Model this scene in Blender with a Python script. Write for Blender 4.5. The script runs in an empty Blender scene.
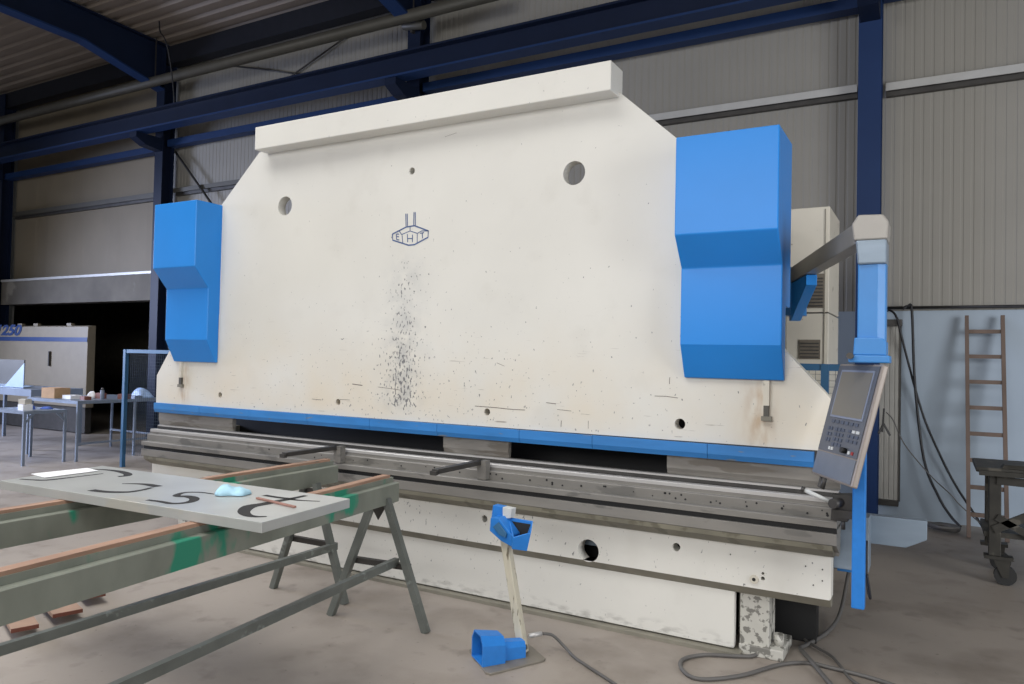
import bpy, bmesh, math, random
from mathutils import Vector, Matrix, Euler
random.seed(7)
S = bpy.context.scene
COL = S.collection
S.view_settings.view_transform = 'Standard'
S.view_settings.look = 'None'
S.view_settings.gamma = 1.0
S.view_settings.exposure = -0.30
S.view_settings.use_curve_mapping = False

# ------------------------------------------------------------------ materials
def lin(c):
    return tuple(((v/255)/12.92 if v/255 <= .04045 else ((v/255+.055)/1.055)**2.4) for v in c)

def mat(name, rgb, rough=.5, metal=0., var=.12, scale=6., rgb2=None, thr=None, sscale=40., bump=0., stretch=(1, 1, 1), spec=.5, coord='pos', flat=False):
    """painted / worn surface: base colour varied by noise, and a second colour (dirt, chips) where a finer noise passes thr"""
    m = bpy.data.materials.new(name); m.use_nodes = True
    nt = m.node_tree; N = nt.nodes; L = nt.links
    b = N['Principled BSDF']
    b.inputs['Roughness'].default_value = rough
    b.inputs['Metallic'].default_value = metal
    b.inputs['Specular IOR Level'].default_value = spec
    c = lin(rgb)
    if flat:
        b.inputs['Base Color'].default_value = (*c, 1); return m
    if coord == 'pos':
        g = N.new('ShaderNodeNewGeometry'); src = g.outputs['Position']
    else:
        g = N.new('ShaderNodeTexCoord'); src = g.outputs['Object']
    mp = N.new('ShaderNodeMapping'); mp.inputs['Scale'].default_value = stretch
    L.new(src, mp.inputs['Vector'])
    n = N.new('ShaderNodeTexNoise'); n.inputs['Scale'].default_value = scale; n.inputs['Detail'].default_value = 6
    L.new(mp.outputs[0], n.inputs['Vector'])
    r = N.new('ShaderNodeMapRange'); r.inputs['From Min'].default_value = .3; r.inputs['From Max'].default_value = .7
    r.inputs['To Min'].default_value = 1-var; r.inputs['To Max'].default_value = 1+var
    L.new(n.outputs['Fac'], r.inputs['Value'])
    mx = N.new('ShaderNodeVectorMath'); mx.operation = 'SCALE'; mx.inputs[0].default_value = c
    L.new(r.outputs[0], mx.inputs['Scale'])
    out = mx.outputs[0]
    if rgb2 is not None:
        n2 = N.new('ShaderNodeTexNoise'); n2.inputs['Scale'].default_value = sscale; n2.inputs['Detail'].default_value = 4
        L.new(mp.outputs[0], n2.inputs['Vector'])
        r2 = N.new('ShaderNodeMapRange'); r2.inputs['From Min'].default_value = thr; r2.inputs['From Max'].default_value = thr+.05
        L.new(n2.outputs['Fac'], r2.inputs['Value'])
        mc = N.new('ShaderNodeMix'); mc.data_type = 'RGBA'
        L.new(r2.outputs[0], mc.inputs['Factor']); L.new(out, mc.inputs['A']); mc.inputs['B'].default_value = (*lin(rgb2), 1)
        out = mc.outputs['Result']
    L.new(out, b.inputs['Base Color'])
    if bump:
        bp = N.new('ShaderNodeBump'); bp.inputs['Strength'].default_value = bump; bp.inputs['Distance'].default_value = .01
        L.new(n.outputs['Fac'], bp.inputs['Height']); L.new(bp.outputs[0], b.inputs['Normal'])
    return m

def cream_paint():
    """cream machine paint, chipped; chips gather in a vertical streak below the emblem and low on the ram"""
    m = mat('cream_paint', (217, 215, 208), .45, var=.035, scale=1.4)
    nt = m.node_tree; N = nt.nodes; L = nt.links; b = N['Principled BSDF']
    base = b.inputs['Base Color'].links[0].from_socket
    g = N.new('ShaderNodeNewGeometry'); sx = N.new('ShaderNodeSeparateXYZ'); L.new(g.outputs['Position'], sx.inputs[0])
    def math_(op, a, b_=None, clamp=False):
        q = N.new('ShaderNodeMath'); q.operation = op; q.use_clamp = clamp
        for i, v in enumerate((a, b_)):
            if v is None: continue
            if isinstance(v, (int, float)): q.inputs[i].default_value = v
            else: L.new(v, q.inputs[i])
        return q.outputs[0]
    def rng(v, a0, a1, t0=0., t1=1.):
        r = N.new('ShaderNodeMapRange'); L.new(v, r.inputs['Value'])
        for k, w in zip(('From Min', 'From Max', 'To Min', 'To Max'), (a0, a1, t0, t1)): r.inputs[k].default_value = w
        return r.outputs[0]
    def noise(sc, det=4, st=(1, 1, 1)):
        mp = N.new('ShaderNodeMapping'); mp.inputs['Scale'].default_value = st; L.new(g.outputs['Position'], mp.inputs[0])
        n = N.new('ShaderNodeTexNoise'); n.inputs['Scale'].default_value = sc; n.inputs['Detail'].default_value = det
        L.new(mp.outputs[0], n.inputs['Vector']); return n.outputs['Fac']
    def mix(f, a, col):
        mc = N.new('ShaderNodeMix'); mc.data_type = 'RGBA'; L.new(f, mc.inputs['Factor']); L.new(a, mc.inputs['A'])
        mc.inputs['B'].default_value = (*lin(col), 1); return mc.outputs['Result']
    x, z = sx.outputs['X'], sx.outputs['Z']
    # yellowed lower part of the ram
    low = math_('MULTIPLY', rng(z, 2.0, 1.2), rng(z, .7, 1.1))
    out = mix(math_('MULTIPLY', low, math_('MULTIPLY', rng(noise(2.2), .3, .7), .6)), base, (216, 200, 172))
    # faint rubbed patches
    out = mix(math_('MULTIPLY', rng(noise(3.5, 6), .58, .72), .16), out, (186, 182, 172))
    # streak under the emblem
    d = math_('MULTIPLY', math_('ADD', x, 3.375), 6.0)
    gauss = math_('POWER', 2.718, math_('MULTIPLY', math_('MULTIPLY', d, d), -1.0))
    st = math_('MULTIPLY', gauss, math_('MULTIPLY', rng(z, 1.22, 1.32), rng(z, 2.45, 2.25)))
    st2 = math_('MULTIPLY', st, rng(z, 2.2, 1.5, .62, 1.0))
    out = mix(math_('MULTIPLY', st2, math_('MULTIPLY', rng(noise(9, 5), .35, .7), .42)), out, (120, 128, 140))
    # chips
    wide = math_('MULTIPLY', rng(math_('ABSOLUTE', math_('ADD', x, 3.2)), 3.4, .3), rng(z, 3.0, 1.5))
    thr = math_('SUBTRACT', math_('SUBTRACT', math_('SUBTRACT', .722, math_('MULTIPLY', st2, .135)), math_('MULTIPLY', wide, .055)), math_('MULTIPLY', low, .02))
    chips = rng(math_('SUBTRACT', noise(58, 3, (1, 1, .55)), thr), 0, .05)
    out = mix(math_('MULTIPLY', chips, .8), out, (78, 80, 86))
    # horizontal scrapes low down
    scr = math_('MULTIPLY', rng(noise(9, 3, (.55, 1, 9)), .70, .74), low)
    out = mix(math_('MULTIPLY', scr, .6), out, (110, 96, 84))
    # rust runs under the two sight tubes
    for cx, w in ((-.86, 14.), (-5.80, 16.)):
        e = math_('MULTIPLY', math_('ADD', x, -cx), w)
        gg = math_('POWER', 2.718, math_('MULTIPLY', math_('MULTIPLY', e, e), -1.0))
        f = math_('MULTIPLY', math_('MULTIPLY', gg, rng(z, 1.6, 1.5)), math_('MULTIPLY', rng(noise(8, 5, (3, 1, 1)), .35, .65), math_('MULTIPLY', rng(z, 1.15, 1.25), .55)))
        out = mix(f, out, (168, 130, 84))
    # scuffs near the floor
    sc = math_('MULTIPLY', rng(z, .12, .03), rng(noise(16, 7, (.6, 1, 1.5)), .50, .66))
    out = mix(math_('MULTIPLY', sc, .5), out, (88, 84, 78))
    L.new(out, b.inputs['Base Color'])
    return m

M = {}
M['cream'] = cream_paint()
M['cream_cab'] = mat('cream_cabinet', (206, 200, 186), .45, var=.05, scale=3, rgb2=(120, 108, 92), thr=.66, sscale=9)
M['cream_dark'] = mat('dull_cream', (128, 124, 112), .5, var=.15, scale=8)  # darker, greyer version of the cream
M['foot'] = mat('chipped_foot_paint', (190, 188, 180), .5, var=.08, rgb2=(120, 118, 112), thr=.53, sscale=26)
M['blue'] = mat('cover_blue', (40, 134, 218), .30, var=.035, scale=2.2, spec=.3)
M['blue_band'] = mat('clamp_blue', (48, 122, 190), .45, var=.12, scale=5, rgb2=(110, 122, 134), thr=.66, sscale=12, stretch=(.6, 1, 3))
M['pblue'] = mat('plastic_blue', (40, 120, 200), .4, var=.05, scale=30, spec=.35)
M['blue_post'] = mat('post_blue', (60, 132, 200), .4, var=.06)
M['fence_blue'] = mat('fence_blue', (50, 98, 136), .45, var=.06)
M['mesh'] = mat('fence_mesh', (44, 62, 76), .5, var=.06)
M['steel'] = mat('worn_steel', (132, 129, 124), .42, .3, var=.14, scale=3, stretch=(.6, 2, 2), rgb2=(112, 110, 106), thr=.60, sscale=5)
M['steel_b'] = mat('bright_steel', (186, 184, 182), .38, .35, var=.06, scale=2, stretch=(.6, 1, 1))
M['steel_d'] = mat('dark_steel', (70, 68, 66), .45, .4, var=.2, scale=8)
M['olive'] = mat('oily_olive_paint', (110, 106, 92), .5, var=.2, scale=4, rgb2=(92, 88, 74), thr=.58, sscale=9)
M['rust_steel'] = mat('stained_holder_steel', (134, 130, 124), .5, .2, var=.2, scale=6, rgb2=(114, 108, 100), thr=.54, sscale=5, stretch=(.5, 1, 2.5))
M['black'] = mat('black', (16, 16, 17), .6, var=.2)
M['hole'] = mat('hole_dark', (26, 26, 26), .7, var=.1)
M['panel'] = mat('galvanised_sheet', (184, 186, 184), .34, .3, var=.07, scale=4, rgb2=(188, 186, 178), thr=.60, sscale=3)
M['cut'] = mat('cutout_dark', (30, 29, 28), .8, var=.1)
M['green'] = mat('green_beam_paint', (126, 130, 120), .5, .1, var=.16, scale=5, rgb2=(44, 134, 108), thr=.56, sscale=3.0, stretch=(1, 1.2, .6))
M['leg'] = mat('grey_green_tube', (108, 112, 108), .42, .3, var=.15, scale=8, rgb2=(132, 138, 134), thr=.62, sscale=10)
M['wood'] = mat('red_brown_timber', (156, 124, 104), .7, var=.2, scale=5, stretch=(5, .6, 5), rgb2=(124, 116, 106), thr=.60, sscale=3)
M['rusty'] = mat('rust_tan', (150, 122, 102), .7, var=.12, scale=8)
M['rust_red'] = mat('rust_red', (104, 58, 44), .7, var=.12, scale=8)
M['navy'] = mat('navy_steel', (22, 32, 54), .5, var=.10, scale=2, spec=.2)
M['navy_l'] = mat('navy_steel_column', (32, 54, 94), .5, var=.08, scale=2, spec=.2)
M['eave'] = mat('eave_shading', (34, 36, 44), .6, var=.1, spec=.2)
M['wall'] = mat('grey_cladding', (146, 143, 136), .6, var=.05, scale=1.0)
M['wallpanel'] = mat('beige_wall_panel', (128, 118, 100), .65, var=.07, scale=1.2)
M['roof'] = mat('roof_cladding', (128, 117, 106), .6, var=.08, scale=1.0)
M['wallblue'] = mat('blue_grey_wall', (158, 172, 186), .5, var=.05, scale=1.5)
M['girt'] = mat('galvanised_girt', (184, 184, 182), .45, .2, var=.06)
M['concrete'] = mat('concrete_lintel', (104, 99, 90), .8, var=.18, scale=2, rgb2=(132, 127, 117), thr=.66, sscale=1.2)
M['darkroom'] = mat('unlit_room', (112, 106, 92), .8, var=.2)
M['mcream'] = mat('folding_machine_cream', (134, 124, 106), .5, var=.05)
M['mblue'] = mat('folding_machine_blue', (28, 58, 110), .4, var=.05)
M['duct'] = mat('dull_metal_duct', (84, 82, 76), .5, .2, var=.08)
M['door_slat'] = mat('roller_slat', (164, 162, 156), .5, var=.06)
M['galv'] = mat('galvanised_frame', (128, 138, 152), .4, .3, var=.08)
M['hoodc'] = mat('pale_blue_sheet', (164, 184, 206), .45, .1, var=.05)
M['card'] = mat('cardboard', (186, 150, 112), .8, var=.1, scale=12)
M['white'] = mat('white_paper', (236, 236, 238), .7, var=.02)
M['lblue'] = mat('light_blue_cloth', (168, 208, 226), .8, var=.05, scale=20)
M['bag'] = mat('blue_white_bag', (150, 176, 214), .5, var=.2, scale=12)
M['stick'] = mat('faded_stick', (150, 112, 100), .7, var=.1, scale=20)
M['red'] = mat('red_brown_part', (120, 74, 60), .6, var=.2, scale=14)
M['cable'] = mat('cable_rubber', (92, 90, 88), .55, var=.1)
M['cable_d'] = mat('black_cable', (34, 34, 38), .5, var=.1)
M['ladderwood'] = mat('weathered_ladder_wood', (106, 90, 80), .75, var=.15, scale=8, stretch=(1, 1, .3))
M['cart'] = mat('greasy_cart_steel', (50, 48, 43), .55, .2, var=.3, scale=9, rgb2=(82, 78, 70), thr=.60, sscale=9)
M['rubber'] = mat('caster_rubber', (34, 34, 34), .7, var=.1)
M['arm'] = mat('arm_grey_beige', (160, 156, 150), .4, .1, var=.08, scale=5)
M['console'] = mat('console_side', (140, 131, 124), .4, .2, var=.06)
M['face'] = mat('console_face', (86, 90, 98), .45, .1, var=.06, scale=12)
M['facel'] = mat('console_lower', (106, 112, 122), .45, .1, var=.06, scale=12)
M['screen'] = mat('screen_glass', (112, 108, 99), .35, var=.02)
M['bezel'] = mat('screen_bezel', (124, 132, 150), .4, var=.02)
M['key'] = mat('key_dark', (70, 78, 94), .5, var=.1)
M['keyw'] = mat('key_white', (196, 198, 196), .5, var=.02)
M['keyr'] = mat('key_red', (150, 40, 36), .5, var=.02)
M['endplate'] = mat('blue_grey_plate', (128, 142, 156), .4, .25, var=.08, scale=6, rgb2=(196, 202, 208), thr=.70, sscale=6, stretch=(.4, 1, 3))
M['logo'] = mat('emblem_blue', (78, 98, 140), .5, var=.1, scale=40)
M['scratch'] = mat('bare_scratch', (112, 102, 94), .6, var=.1, scale=40)
M['grille'] = mat('vent_grille', (112, 104, 92), .5, var=.15, scale=20)
M['bluecloth'] = mat('blue_rag', (70, 96, 170), .8, var=.2, scale=20)
M['polecream'] = mat('grimy_pole_cream', (196, 190, 172), .45, var=.08, scale=12, rgb2=(112, 104, 88), thr=.62, sscale=14, stretch=(3, 3, .6))
M['baseplate'] = mat('pedal_base_steel', (128, 122, 112), .5, .2, var=.1, scale=12)

def floor_mat():
    m = mat('concrete_floor', (150, 141, 132), .55, var=.08, scale=.7)
    nt = m.node_tree; N = nt.nodes; L = nt.links; b = N['Principled BSDF']
    base = b.inputs['Base Color'].links[0].from_socket
    g = N.new('ShaderNodeNewGeometry')
    def layer(inp, sc, det, a, e, col, amt, st=(1, 1, 1)):
        mp = N.new('ShaderNodeMapping'); mp.inputs['Scale'].default_value = st; L.new(g.outputs['Position'], mp.inputs[0])
        n = N.new('ShaderNodeTexNoise'); n.inputs['Scale'].default_value = sc; n.inputs['Detail'].default_value = det
        L.new(mp.outputs[0], n.inputs['Vector'])
        r = N.new('ShaderNodeMapRange'); L.new(n.outputs['Fac'], r.inputs['Value'])
        r.inputs['From Min'].default_value = a; r.inputs['From Max'].default_value = e; r.inputs['To Max'].default_value = amt
        mc = N.new('ShaderNodeMix'); mc.data_type = 'RGBA'; L.new(r.outputs[0], mc.inputs['Factor']); L.new(inp, mc.inputs['A'])
        mc.inputs['B'].default_value = (*lin(col), 1); return mc.outputs['Result'], n
    o, _ = layer(base, 1.6, 8, .5, .68, (104, 94, 84), .55)
    o, _ = layer(o, 5.5, 6, .58, .72, (96, 86, 78), .4)
    o, n = layer(o, 26, 4, .68, .74, (84, 76, 70), .5)
    o, _ = layer(o, 2.4, 6, .60, .72, (156, 148, 140), .35)
    L.new(o, b.inputs['Base Color'])
    bp = N.new('ShaderNodeBump'); bp.inputs['Strength'].default_value = .08; bp.inputs['Distance'].default_value = .01
    L.new(n.outputs['Fac'], bp.inputs['Height']); L.new(bp.outputs[0], b.inputs['Normal'])
    return m
M['floor'] = floor_mat()

# ------------------------------------------------------------------ mesh helpers
def bm_new(): return bmesh.new()

def add_box(bm, x0, x1, y0, y1, z0, z1, M4=None):
    vs = [bm.verts.new((x, y, z)) for x in (x0, x1) for y in (y0, y1) for z in (z0, z1)]
    for f in ((0, 1, 3, 2), (4, 6, 7, 5), (0, 4, 5, 1), (2, 3, 7, 6), (0, 2, 6, 4), (1, 5, 7, 3)):
        bm.faces.new([vs[i] for i in f])
    if M4 is not None:
        for v in vs: v.co = M4 @ v.co
    return vs

def box(*a, M4=None):
    bm = bm_new(); add_box(bm, *a, M4=M4); return bm

def add_prism(bm, poly, axis, a0, a1):
    """poly = 2-D outline; axis x: poly is (y,z); y: (x,z); z: (x,y)"""
    def P(u, v, w):
        return {'x': (w, u, v), 'y': (u, w, v), 'z': (u, v, w)}[axis]
    A = [bm.verts.new(P(u, v, a0)) for u, v in poly]; B = [bm.verts.new(P(u, v, a1)) for u, v in poly]
    n = len(poly)
    bm.faces.new(A); bm.faces.new(B[::-1])
    for i in range(n): bm.faces.new((A[i], A[(i+1) % n], B[(i+1) % n], B[i]))
    return A+B

def prism(poly, axis, a0, a1):
    bm = bm_new(); add_prism(bm, poly, axis, a0, a1); return bm

def frame_of(d):
    d = Vector(d).normalized(); up = Vector((0, 0, 1)) if abs(d.z) < .95 else Vector((0, 1, 0))
    a = d.cross(up).normalized(); b = a.cross(d).normalized(); return d, a, b

def add_bar(bm, p0, p1, w, h):
    p0, p1 = Vector(p0), Vector(p1); d, a, b = frame_of(p1-p0)
    vs = [bm.verts.new(p + a*s*w/2 + b*t*h/2) for p in (p0, p1) for s, t in ((-1, -1), (1, -1), (1, 1), (-1, 1))]
    bm.faces.new(vs[:4]); bm.faces.new(vs[4:][::-1])
    for i in range(4): bm.faces.new((vs[i], vs[(i+1) % 4], vs[4+(i+1) % 4], vs[4+i]))

def bar(p0, p1, w, h):
    bm = bm_new(); add_bar(bm, p0, p1, w, h); return bm

def add_cyl(bm, p0, p1, r, n=16, r1=None):
    p0, p1 = Vector(p0), Vector(p1); d, a, b = frame_of(p1-p0); r1 = r if r1 is None else r1
    R = [[bm.verts.new(p + (a*math.cos(t)+b*math.sin(t))*rr) for t in [2*math.pi*i/n for i in range(n)]] for p, rr in ((p0, r), (p1, r1))]
    bm.faces.new(R[0]); bm.faces.new(R[1][::-1])
    for i in range(n):
        f = bm.faces.new((R[0][i], R[0][(i+1) % n], R[1][(i+1) % n], R[1][i])); f.smooth = True

def cyl(*a, **k):
    bm = bm_new(); add_cyl(bm, *a, **k); return bm

def catmull(pts, k=6):
    P = [Vector(p) for p in pts]; P = [2*P[0]-P[1]]+P+[2*P[-1]-P[-2]]; out = []
    for i in range(1, len(P)-2):
        for j in range(k):
            t = j/k
            out.append(.5*((2*P[i])+(P[i+1]-P[i-1])*t+(2*P[i-1]-5*P[i]+4*P[i+1]-P[i+2])*t*t+(-P[i-1]+3*P[i]-3*P[i+1]+P[i+2])*t**3))
    out.append(P[-2]); return out

def add_tube(bm, pts, r, n=8, smooth=True):
    P = catmull(pts) if smooth else [Vector(p) for p in pts]
    rings = []
    a = None
    for i, p in enumerate(P):
        d = (P[min(i+1, len(P)-1)]-P[max(i-1, 0)]).normalized()
        if a is None: _, a, _ = frame_of(d)
        a = (a - d*a.dot(d)).normalized(); b = d.cross(a)
        rings.append([bm.verts.new(p+(a*math.cos(2*math.pi*k/n)+b*math.sin(2*math.pi*k/n))*r) for k in range(n)])
    bm.faces.new(rings[0][::-1]); bm.faces.new(rings[-1])
    for q in range(len(rings)-1):
        for k in range(n):
            f = bm.faces.new((rings[q][k], rings[q][(k+1) % n], rings[q+1][(k+1) % n], rings[q+1][k])); f.smooth = True

def tube(pts, r, n=8, smooth=True):
    bm = bm_new(); add_tube(bm, pts, r, n, smooth); return bm

def add_loft(bm, rings, cap0=True, cap1=True):
    R = [[bm.verts.new(p) for p in ring] for ring in rings]; n = len(R[0])
    if cap0: bm.faces.new(R[0][::-1])
    if cap1: bm.faces.new(R[-1])
    for q in range(len(R)-1):
        for k in range(n): bm.faces.new((R[q][k], R[q][(k+1) % n], R[q+1][(k+1) % n], R[q+1][k]))

def plate_holes(outline, holes, y0, y1, seg=32):
    """upright plate in the x-z plane with round through-holes"""
    bm = bm_new(); edges = []
    def loop(pts):
        vs = [bm.verts.new((x, y0, z)) for x, z in pts]
        for i in range(len(vs)): edges.append(bm.edges.new((vs[i], vs[(i+1) % len(vs)])))
    loop(outline)
    for cx, cz, r in holes: loop([(cx+r*math.cos(2*math.pi*i/seg), cz+r*math.sin(2*math.pi*i/seg)) for i in range(seg)])
    bmesh.ops.triangle_fill(bm, edges=edges, use_beauty=True, use_dissolve=False)
    r = bmesh.ops.extrude_face_region(bm, geom=bm.faces[:])
    for v in [g for g in r['geom'] if isinstance(g, bmesh.types.BMVert)]: v.co.y = y1
    return bm

def ribbon(bm, pts, w, plane, h, ends=None):
    """flat stroke lying on a plane: 'z' -> pts (x,y) at height h ; 'y' -> pts (x,z) at depth h"""
    P = [Vector((a, b)) for a, b in pts]; n = len(P); Ls, Rs = [], []
    for i, p in enumerate(P):
        d = (P[min(i+1, n-1)]-P[max(i-1, 0)]).normalized(); q = Vector((-d.y, d.x))
        ww = w if ends is None else w*(ends[0]+(ends[1]-ends[0])*i/(n-1)+(1-abs(2*i/(n-1)-1))*ends[2])
        for lst, s in ((Ls, 1), (Rs, -1)):
            c = p+q*s*ww/2
            lst.append(bm.verts.new((c.x, c.y, h) if plane == 'z' else (c.x, h, c.y)))
    for i in range(n-1): bm.faces.new((Ls[i], Ls[i+1], Rs[i+1], Rs[i]))

# ------------------------------------------------------------------ object helpers
def obj(name, bm, m, parent=None, bevel=0., label=None, local=False):
    """one mesh object; coordinates are world unless local=True (then they are in the parent thing's frame)"""
    bmesh.ops.recalc_face_normals(bm, faces=bm.faces[:])
    me = bpy.data.meshes.new(name); off = Vector((0, 0, 0))
    if not local:
        if parent is not None:
            q = parent
            while q is not None: off += q.location; q = q.parent
        else:
            xs = [v.co.x for v in bm.verts]; ys = [v.co.y for v in bm.verts]; zs = [v.co.z for v in bm.verts]
            off = Vector(((min(xs)+max(xs))/2, (min(ys)+max(ys))/2, min(zs)))
        bmesh.ops.translate(bm, verts=bm.verts[:], vec=-off)
    bm.to_mesh(me); bm.free(); me.materials.append(m)
    o = bpy.data.objects.new(name, me); COL.objects.link(o)
    if parent is not None: o.parent = parent
    elif not local: o.location = off
    if bevel:
        b = o.modifiers.new('bevel', 'BEVEL'); b.width = bevel; b.segments = 2; b.limit_method = 'ANGLE'; b.angle_limit = math.radians(35)
    if label: o['label'] = label
    return o

def tag(o, label, cat, group=None, kind=None):
    o['label'] = label; o['category'] = cat
    if group: o['group'] = group
    if kind: o['kind'] = kind
    return o

def thing(name, label, cat, loc=(0, 0, 0), rotz=0., group=None):
    o = bpy.data.objects.new(name, None); COL.objects.link(o); o.location = loc; o.rotation_euler = (0, 0, rotz)
    o.empty_display_size = .1
    return tag(o, label, cat, group)

def single(name, bm, m, label, cat, group=None, bevel=0.):
    return tag(obj(name, bm, m, bevel=bevel), label, cat, group)

def struct(name, bm, m, label=None, bevel=0.):
    o = obj(name, bm, m, bevel=bevel); o['kind'] = 'structure'
    if label: o['label'] = label
    return o

# ------------------------------------------------------------------ the hall
XL, XR, YF, YW = -27.0, 7.0, -9.0, 9.30
struct('floor', box(XL, XR, YF, 16.0, -.12, 0), M['floor'])

def corrugated(x0, x1, z0, z1, y, pitch=.095, dep=.004, vertical=True):
    """trapezoid-ribbed sheet, 2 cm thick, in front of plane y"""
    prof = []; x = x0
    while x < x1-1e-6:
        for f, d in ((0, 0), (.62, 0), (.70, dep), (.92, dep)):
            if x+f*pitch < x1: prof.append((x+f*pitch, y-d*(-1)-dep))
        x += pitch
    prof.append((x1, y-dep))
    poly = prof+[(x1, y+.03), (x0, y+.03)]
    return prism(poly, 'z', z0, z1)

# back wall: right-hand part, blue-grey dado below z 2.27 and ribbed cladding above; opening in the far left bay
OX0, OX1 = -18.45, -12.95
bmw = corrugated(OX1, XR, 2.27, 7.46, YW)
struct('wall_back', bmw, M['wall'], 'grey ribbed cladding of the hall back wall')
struct('wall_back_lower', box(OX1, XR, YW-.03, YW+.06, 0, 2.27), M['wallblue'], 'blue-grey smooth lower wall panel')
struct('wall_back_far', corrugated(OX0, OX1, 3.15, 7.46, YW+.0, pitch=1.33, dep=.008), M['wallpanel'], 'beige flat wall panels of the far left bay')
struct('wall_back_end', corrugated(XL, OX0, 0, 7.46, YW), M['wall'])
struct('wall_left', box(XL-.1, XL, YF, 3.0, 0, 9.0), M['wall'])
struct('trim_1', box(OX0+.05, OX1, YW-.28, YW+.05, 2.62, 3.13), M['concrete'], 'concrete lintel over the dark opening')
struct('trim_2', box(OX0+.05, OX1, YW-.30, YW-.02, 3.131, 3.18), M['girt'], 'thin ledge on top of the concrete lintel')
# joints of the blue dado
for i, x in enumerate((.74, .24)):
    pass
# room beyond the opening
bmr = bm_new(); add_box(bmr, -24, -9, 15.0, 15.1, 0, 5.5); add_box(bmr, -24.1, -24, YW+.07, 15.1, 0, 5.5); add_box(bmr, -9, -8.9, YW+.07, 15.1, 0, 5.5); add_box(bmr, -24, -9, YW+.07, 15.0, 5.4, 5.5)
struct('wall_beyond', bmr, M['darkroom'])

# roof: ribbed sheets running along the hall, nearly flat
def roofz(y): return 7.47+(9.3-y)*.03
bmc = bm_new(); prof = []; y = YF
while y < 9.35:
    for f, d in ((0, 0), (.45, 0), (.58, .045), (.87, .045)):
        yy = y+f*.27; prof.append((yy, roofz(yy)+d))
    y += .27
poly = prof+[(prof[-1][0], roofz(9.3)+.25), (YF, roofz(YF)+.25)]
add_prism(bmc, poly, 'x', XL, XR)
struct('ceiling', bmc, M['roof'], 'ribbed roof sheets')

# girts on the wall (cladding rails): pale face flange over a web coloured dark for the shadow beneath
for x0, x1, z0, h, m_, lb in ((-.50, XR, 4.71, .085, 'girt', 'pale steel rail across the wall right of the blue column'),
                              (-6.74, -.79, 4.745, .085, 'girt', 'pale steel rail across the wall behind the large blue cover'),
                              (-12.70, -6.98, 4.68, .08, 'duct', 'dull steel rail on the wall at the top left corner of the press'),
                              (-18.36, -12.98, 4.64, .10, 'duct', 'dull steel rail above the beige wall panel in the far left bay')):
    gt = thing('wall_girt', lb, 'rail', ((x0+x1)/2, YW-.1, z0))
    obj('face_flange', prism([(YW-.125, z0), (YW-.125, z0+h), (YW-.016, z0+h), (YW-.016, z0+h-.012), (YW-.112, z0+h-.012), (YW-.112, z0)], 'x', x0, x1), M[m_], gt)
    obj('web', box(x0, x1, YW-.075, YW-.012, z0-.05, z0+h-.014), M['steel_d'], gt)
# columns (H-section, navy)
def hsec(x, y0, y1, w, tf=.018, tw=.012):
    return [(x-w/2, y0), (x+w/2, y0), (x+w/2, y0+tf), (x+tw/2, y0+tf), (x+tw/2, y1-tf), (x+w/2, y1-tf), (x+w/2, y1), (x-w/2, y1), (x-w/2, y1-tf), (x-tw/2, y1-tf), (x-tw/2, y0+tf), (x-w/2, y0+tf)]
cols = [(-.645, 'tall navy steel column right of the press, behind the swivel arm', 'navy_l'),
        (-6.86, 'navy steel column rising above the middle of the press', 'navy'),
        (-12.82, 'navy steel column just left of the small blue cover', 'navy'),
        (-18.48, 'navy steel column at the left edge of the picture', 'navy')]
for x, lb, mm in cols:
    c = thing('steel_column', lb, 'column', (x, 9.08, 0), group='hall columns')
    obj('shaft', prism(hsec(x, 8.93, 9.18, .23), 'z', 0, 7.40), M[mm], c)
    obj('base_plate', box(x-.17, x+.17, 8.88, 9.22, 0, .02), M[mm], c)
    obj('crane_bracket', prism([(8.40, 5.658), (8.40, 5.56), (8.60, 5.46), (8.93, 5.42), (8.93, 5.658)], 'x', x-.10, x+.10), M['navy'], c)

# rafters
for x, lb in ((-12.82, 'dark blue roof rafter crossing the top left corner'), (-6.86, 'dark blue roof rafter above the middle of the press'), (-.645, 'dark blue roof rafter over the right hand column')):
    r = thing('roof_rafter', lb, 'beam', (x, 9.0, 6.9), group='roof rafters')
    top = lambda y: roofz(y)-.03
    prf = [(9.18, 6.60), (8.93, 6.60), (7.4, 6.96), (YF, 7.32), (YF, top(YF)), (9.18, top(9.18))]
    obj('web', prism(prf, 'x', x-.02, x+.02), M['navy'], r)
    fl = bm_new()
    for (ya, za), (yb, zb) in (((8.93, 6.60), (7.4, 6.96)), ((7.4, 6.96), (YF, 7.32))):
        add_prism(fl, [(ya, za-.02), (yb, zb-.02), (yb, zb+.01), (ya, za+.01)], 'x', x-.12, x+.12)
    obj('bottom_flange', fl, M['navy_l'], r)
    obj('top_flange', prism([(9.18, top(9.18)-.02), (YF, top(YF)-.02), (YF, top(YF)), (9.18, top(9.18))], 'x', x-.12, x+.12), M['navy'], r)

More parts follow.
